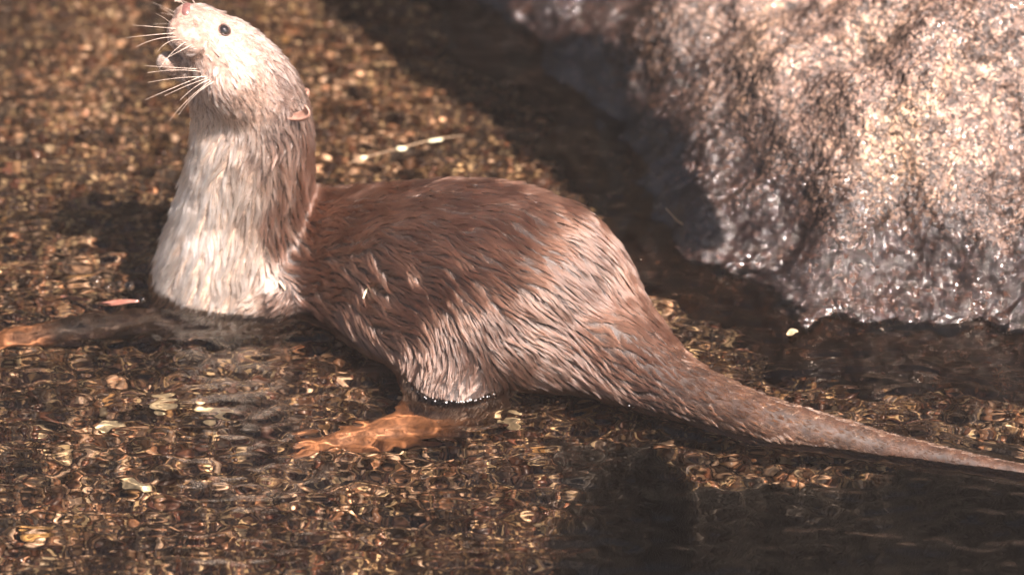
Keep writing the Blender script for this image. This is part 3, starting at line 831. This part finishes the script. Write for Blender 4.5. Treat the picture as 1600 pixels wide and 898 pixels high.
# ear: a curved shell
def ear(center, fwd, out_, up, s):
    V = []; nu, nvv = 14, 9
    for j in range(nvv):
        for i in range(nu):
            u = i / (nu - 1) * math.pi; v = j / (nvv - 1)
            rr = math.sin(v * math.pi / 2)
            x = math.cos(u) * rr; y = math.sin(u) * rr; dep = (1 - v * v) * 0.55
            V.append((x, y, -dep))
    V = np.array(V)
    M = np.array([list(up), list(out_), list(fwd)])
    V = V @ M * s
    F = grid_faces(nu, nvv)
    me = np_mesh('ear', V, F); me.materials.append(M_EAR)
    o = part('ear', me, otter, center)
    m = o.modifiers.new('t', 'SOLIDIFY'); m.thickness = 0.0022; m.offset = 0
    ss = o.modifiers.new('sub', 'SUBSURF'); ss.levels = 1; ss.render_levels = 1
    return o
l, n = hit(449, 168)
ear(l - n * 0.002, Vector((-0.45, -0.25, 0.85)).normalized(), (n.normalized() + Vector((0.35, 0, -0.75))).normalized(), Vector((0.85, -0.2, 0.3)).normalized(), 0.0185)
ear(Vector((l.x, 0.07 - l.y, l.z)) + Vector((-0.004, -0.002, -0.03)), Vector((-0.5, 0.15, 0.8)).normalized(), Vector((n.x, -n.y, n.z)).normalized(), Vector((0.85, 0.2, 0.3)).normalized(), 0.0185)
# mouth lining
l = at_y(290, 82, 0.035)
part('mouth', ball_mesh('mouth', 0.013, M_DARK, ICO3, (1.0, 0.9, 0.45)), otter, l)
# whiskers
g = np.random.default_rng(3)
wh = [(275, 45, 225, 42), (272, 52, 210, 58), (275, 58, 215, 72), (270, 40, 240, 20), (280, 62, 236, 84), (290, 66, 236, 106), (300, 70, 262, 92),
      (318, 118, 222, 140), (322, 120, 230, 133), (325, 122, 258, 158), (328, 124, 282, 152), (330, 126, 270, 190), (334, 128, 290, 180), (314, 112, 236, 118), (308, 108, 240, 100)]
for sgn in (1, -1):
    for (x0, y0, x1, y1) in wh:
        l, n = hit(x0, y0)
        if l is None: continue
        e = at_y(x1, y1, l.y - 0.02 - 0.02 * g.random())
        e = e + Vector((g.normal() * 0.004, 0, g.normal() * 0.004)); m1 = (l + e) / 2 + Vector((g.normal() * 0.002, -0.004, 0.002 + 0.008 * g.random()))
        pts = []
        for t in np.linspace(0, 1, 9):
            p = l * (1 - t) ** 2 + m1 * 2 * t * (1 - t) + e * t * t
            if sgn < 0: p = Vector((p.x, 0.07 - p.y, p.z))
            pts.append(p)
        tube('whisker', pts, [0.00024 * (1 - 0.75 * t) for t in np.linspace(0, 1, 9)], M_WHISK, seg=5)
# claws
for c in all_toes:
    a = Vector(c[-2][:3]); b = Vector(c[-1][:3]); d = (b - a).normalized()
    tube('claw', [b + d * 0.001, b + d * 0.004 + Vector((0, 0, -0.0004)), b + d * 0.0065 + Vector((0, 0, -0.0018))], [0.0012, 0.0009, 0.0002], M_CLAW)

# added log shape, unseen above the frame, casting shade on the boulder foot
def rock_z(x, y):
    i = int(np.clip(np.searchsorted(RX[0], x), 0, RX.shape[1] - 1)); j = int(np.clip(np.searchsorted(RY[:, 0], y), 0, RX.shape[0] - 1))
    return RZ[j, i]
def ground_under(px, py):
    d = ray(px, py)
    for s_ in np.arange(4.0, 6.5, 0.004):
        p = CAM + d * s_
        if p.z < -0.07 or (p.x > RX[0, 0] and p.y > RY[0, 0] and p.z < rock_z(p.x, p.y)): return p
    return CAM + d * 6.5
def shade_log():
    keys = [(1105, 378, 0.016, .78), (1050, 340, 0.028, .78), (950, 268, 0.037, .77), (830, 195, 0.049, .76), (700, 112, 0.056, .74), (572, 18, 0.064, .70), (445, -110, 0.074, .62), (320, -290, 0.08, .45), (210, -430, 0.09, .25), (110, -540, 0.10, .04)]
    K = []
    for (x, y, r, h) in keys:
        p = ground_under(x, y) if y > -200 else at_z(x, y, -0.05)
        p = p + sun_dir * h; K.append((p.x, p.y, p.z, r))
    C = catmull(K, 0.12); a = Vector(C[0, :3]); V = []; F = []; nu = 30; nvv = len(C)
    for j in range(nvv):
        c = Vector(C[j, :3]); t = j / 12.0
        ax = (Vector(C[min(j + 1, nvv - 1), :3]) - Vector(C[max(j - 1, 0), :3])).normalized()
        e1 = ax.cross(Vector(sun_dir)).normalized(); e2 = ax.cross(e1)
        for i in range(nu):
            an = 2 * math.pi * i / nu
            q = C[j, 3] * (1 + 0.10 * math.sin(3 * an + 2.1 * t) + 0.08 * math.sin(5 * an - 5.3 * t) + 0.07 * math.sin(7 * an + 11 * t) + 0.05 * math.sin(11 * an + 23 * t))
            V.append(tuple(c + (e1 * math.cos(an) + e2 * math.sin(an)) * q - a))
    for j in range(nvv - 1):
        for i in range(nu): F.append((j * nu + i, j * nu + (i + 1) % nu, (j + 1) * nu + (i + 1) % nu, (j + 1) * nu + i))
    me = np_mesh('added_shade_log', V, F); me.materials.append(simple_mat('shade_log_bark', (0.12, 0.085, 0.06), 0.8))
    return setp(link('added_shade_log', me, None, a), 'added unseen log shape casting shade on the boulder foot', 'tree trunk')
shade_log()


# ------------------------------------------------------------------ small things on and in the water
m, nt, out = mat('bubble_film'); gb = N(nt, 'ShaderNodeBsdfGlass'); gb.inputs['IOR'].default_value = 1.33; gb.inputs['Roughness'].default_value = 0.1
nt.links.new(gb.outputs[0], out.inputs[0]); M_BUB = m
def dome(name, r):
    V, F = ICO3
    V = V * r * np.array([1, 1, 0.85])
    return np_mesh(name, V, F)
for (x, y, r, lab) in [(150, 440, .0062, 'large clear bubble on the water, leftmost beside the otter chest'), (168, 449, .0042, 'clear bubble just right of the largest bubble by the chest'),
                  (186, 443, .0036, 'small clear bubble midway between largest bubble and otter chest'), (202, 447, .0050, 'clear bubble nearest the otter chest'),
                  (196, 468, .0032, 'tiny clear bubble at the edge of the pinkish leaf'), (222, 468, .0036, 'tiny clear bubble touching the front of the otter chest')]:
    me = dome('bubble', r); me.materials.append(M_BUB)
    setp(link('bubble', me, None, at_z(x, y, r * 0.35)), lab, 'bubble', 'bubbles on the water by the chest')
# foam beads strung along the flank where it meets the water
def waterline(px, lo, hi):
    """highest row where the body surface dips under the water at this column"""
    prev = None
    for r in np.arange(lo, hi, 1.0):
        l, n = hit(px, r)
        if l is None: return prev
        if l.z < 0.0012: return l
        prev = l
    return prev
V2, F2 = ICO2; bv = []; bf = []; c = 0
for px in list(np.arange(632, 775, 3.0)) + list(np.arange(980, 1060, 4.0)) + list(np.arange(1065, 1340, 9.0)) + list(np.arange(236, 262, 5)) + list(np.arange(1330, 1375, 5)):
    l = waterline(px, 430, 760)
    if l is None: continue
    for k in range(random.choice([0, 1, 1, 2])):
        r = random.choice([random.uniform(0.0003, 0.0006), random.uniform(0.0004, 0.0011)])
        q = np.array([l.x + random.uniform(-.002, .002), l.y - 0.0010 - random.uniform(0, .0035), 0.0009 + r * 0.3])
        bv.append(V2 * r + q); bf.append(F2 + c * len(V2)); c += 1
if c:
    M_FOAM = simple_mat('foam', (0.5, 0.5, 0.5), 0.15, 0.8, 1.0)
    me = np_mesh('foam_beads', np.vstack(bv), np.vstack(bf)); me.materials.append(M_FOAM); print('foam beads', c)
    setp(link('foam_beads', me), 'tiny foam beads strung along the waterline of the otter', 'foam', kind='stuff')
M_FOAM = simple_mat('foam', (0.85, 0.85, 0.85), 0.1, 0.8, 1.0)
M_SEED = simple_mat('pale_seed', (0.6, 0.56, 0.38), 0.5, 0.4)
M_TWIG = simple_mat('thin_twig', (0.25, 0.17, 0.10), 0.6)
M_LEAF = simple_mat('pink_leaf', (0.20, 0.085, 0.06), 0.4, 0.5, 0.5)
def free_tube(name, pts, rads, m, seg=6):
    V = []; F = []; pts = [Vector(p) for p in pts]; o0 = pts[0]
    for i, p in enumerate(pts):
        t = (pts[min(i + 1, len(pts) - 1)] - pts[max(i - 1, 0)]).normalized(); a = t.orthogonal().normalized(); b = t.cross(a)
        for k in range(seg):
            an = 2 * math.pi * k / seg; V.append(tuple(p - o0 + (a * math.cos(an) + b * math.sin(an)) * rads[i]))
    for i in range(len(pts) - 1):
        for k in range(seg): F.append((i * seg + k, i * seg + (k + 1) % seg, (i + 1) * seg + (k + 1) % seg, (i + 1) * seg + k))
    me = np_mesh(name, V, F); me.materials.append(m)
    return me, o0
def on_bed(px, py, dz=0.002):
    p = at_z(px, py, -0.05)
    for _ in range(4): p = at_z(px, py, float(bed_z(p.x, p.y)) + dz)
    return p
pts = [at_z(x, y, 0.0025) for x, y in [(545, 255), (570, 246), (600, 238), (628, 231), (660, 222), (690, 216), (725, 212)]]
me, o0 = free_tube('stem', pts, [0.0005, .0007, .0007, .0007, .0007, .0006, .0004], M_TWIG)
sprig = empty('seed_sprig', o0); setp(sprig, 'thin sprig with three pale seed pods floating behind the otter back', 'sprig')
link('stem', me, sprig)
for (x, y, sx, sy) in [(569, 246, 7, 4.5), (627, 232, 9, 6), (680, 219, 11, 4.5)]:
    me = pebble_mesh('seed_pod', (0.6, 0.56, 0.4), int(x), ICO2); me.materials.clear(); me.materials.append(M_SEED)
    o = link('seed_pod', me, sprig, at_z(x, y, 0.004) - o0); o.scale = (sx * PX, sy * PX * 1.6, sy * PX); o.rotation_euler = (0, 0, 0.35)
def leaf(name, px, py, L, Wd, ang, m, lab, cat, z=None, curl=0.15, seed=1):
    g = np.random.default_rng(seed); nu, nv_ = 13, 7; V = []
    for j in range(nv_):
        for i in range(nu):
            u = i / (nu - 1); v = j / (nv_ - 1) * 2 - 1
            w = math.sin(math.pi * min(1, u * 0.93 + 0.05)) ** 0.7
            V.append(((u - 0.5) * L, v * Wd * 0.5 * w * (1 + 0.15 * math.sin(9 * u + seed)), curl * Wd * (v * v) + 0.12 * Wd * math.sin(5 * u + seed)))
    me = np_mesh(name, V, grid_faces(nu, nv_)); me.materials.append(m)
    p = on_bed(px, py, 0.004) if z is None else at_z(px, py, z)
    o = link(name, me, None, p); o.rotation_euler = (random.uniform(-.2, .2), random.uniform(-.15, .15), ang)
    md = o.modifiers.new('t', 'SOLIDIFY'); md.thickness = 0.0006
    setp(o, lab, cat); return o
leaf('floating_leaf', 118, 467, 0.030, 0.006, -0.25, M_LEAF, 'small reddish leaf sliver floating left of the otter chest', 'leaf', 0.001, seed=3)
leaf('floating_leaf', 185, 473, 0.040, 0.007, 0.05, M_LEAF, 'longer reddish leaf sliver touching the front of the otter chest', 'leaf', 0.001, seed=4)
M_PALE = simple_mat('pale_leaf', (0.72, 0.62, 0.42), 0.5)
M_DULL = simple_mat('dull_leaf', (0.36, 0.28, 0.17), 0.6)
M_OCH = simple_mat('ochre_leaf', (0.45, 0.27, 0.10), 0.5)
leaf('fallen_leaf', 130, 482, 0.03, 0.012, 0.1, M_OCH, 'ochre leaf scrap under the water by the near foreleg', 'leaf', seed=5)
leaf('fallen_leaf', 176, 705, 0.030, 0.024, 0.2, M_PALE, 'pale square leaf scrap on the bed at lower left', 'leaf', seed=6)
leaf('fallen_leaf', 260, 672, 0.034, 0.016, 0.9, M_PALE, 'curled cream leaf scrap left of the hind foot', 'leaf', seed=7)
leaf('fallen_leaf', 335, 690, 0.040, 0.014, -0.5, M_PALE, 'long cream leaf scrap pointing to the hind toes', 'leaf', seed=8)
leaf('fallen_leaf', 795, 700, 0.022, 0.018, 0.3, M_PALE, 'bright cream leaf scrap below the otter rump', 'leaf', seed=9)
leaf('fallen_leaf', 690, 722, 0.018, 0.016, 0.9, M_OCH, 'small ochre leaf scrap right of the hind foot shadow', 'leaf', seed=10)
leaf('fallen_leaf', 1238, 520, 0.011, 0.009, 0.3, M_DULL, 'lone pale leaf scrap in front of the boulder foot', 'leaf', 0.001, seed=11)
leaf('fallen_leaf', 215, 800, 0.032, 0.02, -0.3, M_PALE, 'broad cream leaf scrap near the bottom left', 'leaf', seed=12)
leaf('fallen_leaf', 60, 870, 0.034, 0.016, 0.1, M_OCH, 'ochre leaf scrap in the bottom left corner', 'leaf', seed=13)
leaf('fallen_leaf', 840, 750, 0.016, 0.014, 1.1, M_OCH, 'ochre leaf scrap at the edge of the dark pool', 'leaf', seed=14)
pts = [at_z(x, y, z) for x, y, z in [(1040, 325, .03), (1058, 345, .02), (1085, 362, .008), (1112, 378, .004), (1135, 384, .003)]]
me, o0 = free_tube('rootlet', pts, [0.0006, .0009, .0009, .0008, .0004], M_TWIG)
setp(link('rootlet', me, None, o0), 'thin pale rootlet trailing at the shaded foot of the boulder', 'root')
for (x, y, dx, dy) in [(572, 466, 3, -7), (436, 440, 4, 6)]:
    l, n = hit(x, y); a = l + n * 0.004
    me, o0 = free_tube('grass_seed', [a, a + AX * dx * PX * 1.2 - AU * dy * PX * 1.2 + n * 0.0005, a + AX * dx * PX * 2.2 - AU * dy * PX * 2.2], [0.0009, 0.0012, 0.0006], M_SEED)
    setp(link('grass_seed', me, None, o0), 'pale grass seed stuck in the ruffled fur of the shoulder' if x == 572 else 'pale grass seed stuck at the edge of the cream chest', 'seed')
# the sun is focused by the ripples: sunlight refracts through the water onto what lies under it
sl.cycles.is_caustics_light = True
for o in bpy.data.objects:
    if o.name == 'water': o.cycles.is_caustics_caster = True
    elif o.type in ('MESH', 'CURVES'): o.cycles.is_caustics_receiver = True

# ------------------------------------------------------------------ thin haze added to lift dark tones like lens veil
m, nt, out = mat('veil_haze'); pv = N(nt, 'ShaderNodeVolumePrincipled'); pv.inputs['Density'].default_value = 0.0026; pv.inputs['Color'].default_value = (1, 0.93, 0.9, 1)
nt.links.new(pv.outputs[0], out.inputs['Volume'])
bmh = bmesh.new(); bmesh.ops.create_cube(bmh, size=1.0); meh = bpy.data.meshes.new('haze'); bmh.to_mesh(meh); bmh.free(); meh.materials.append(m)
hz = link('haze', meh, None, (0, 0, 1.4)); hz.scale = (240, 240, 5.8)
setp(hz, 'thin pale haze added as lens veil over the scene', kind='stuff')
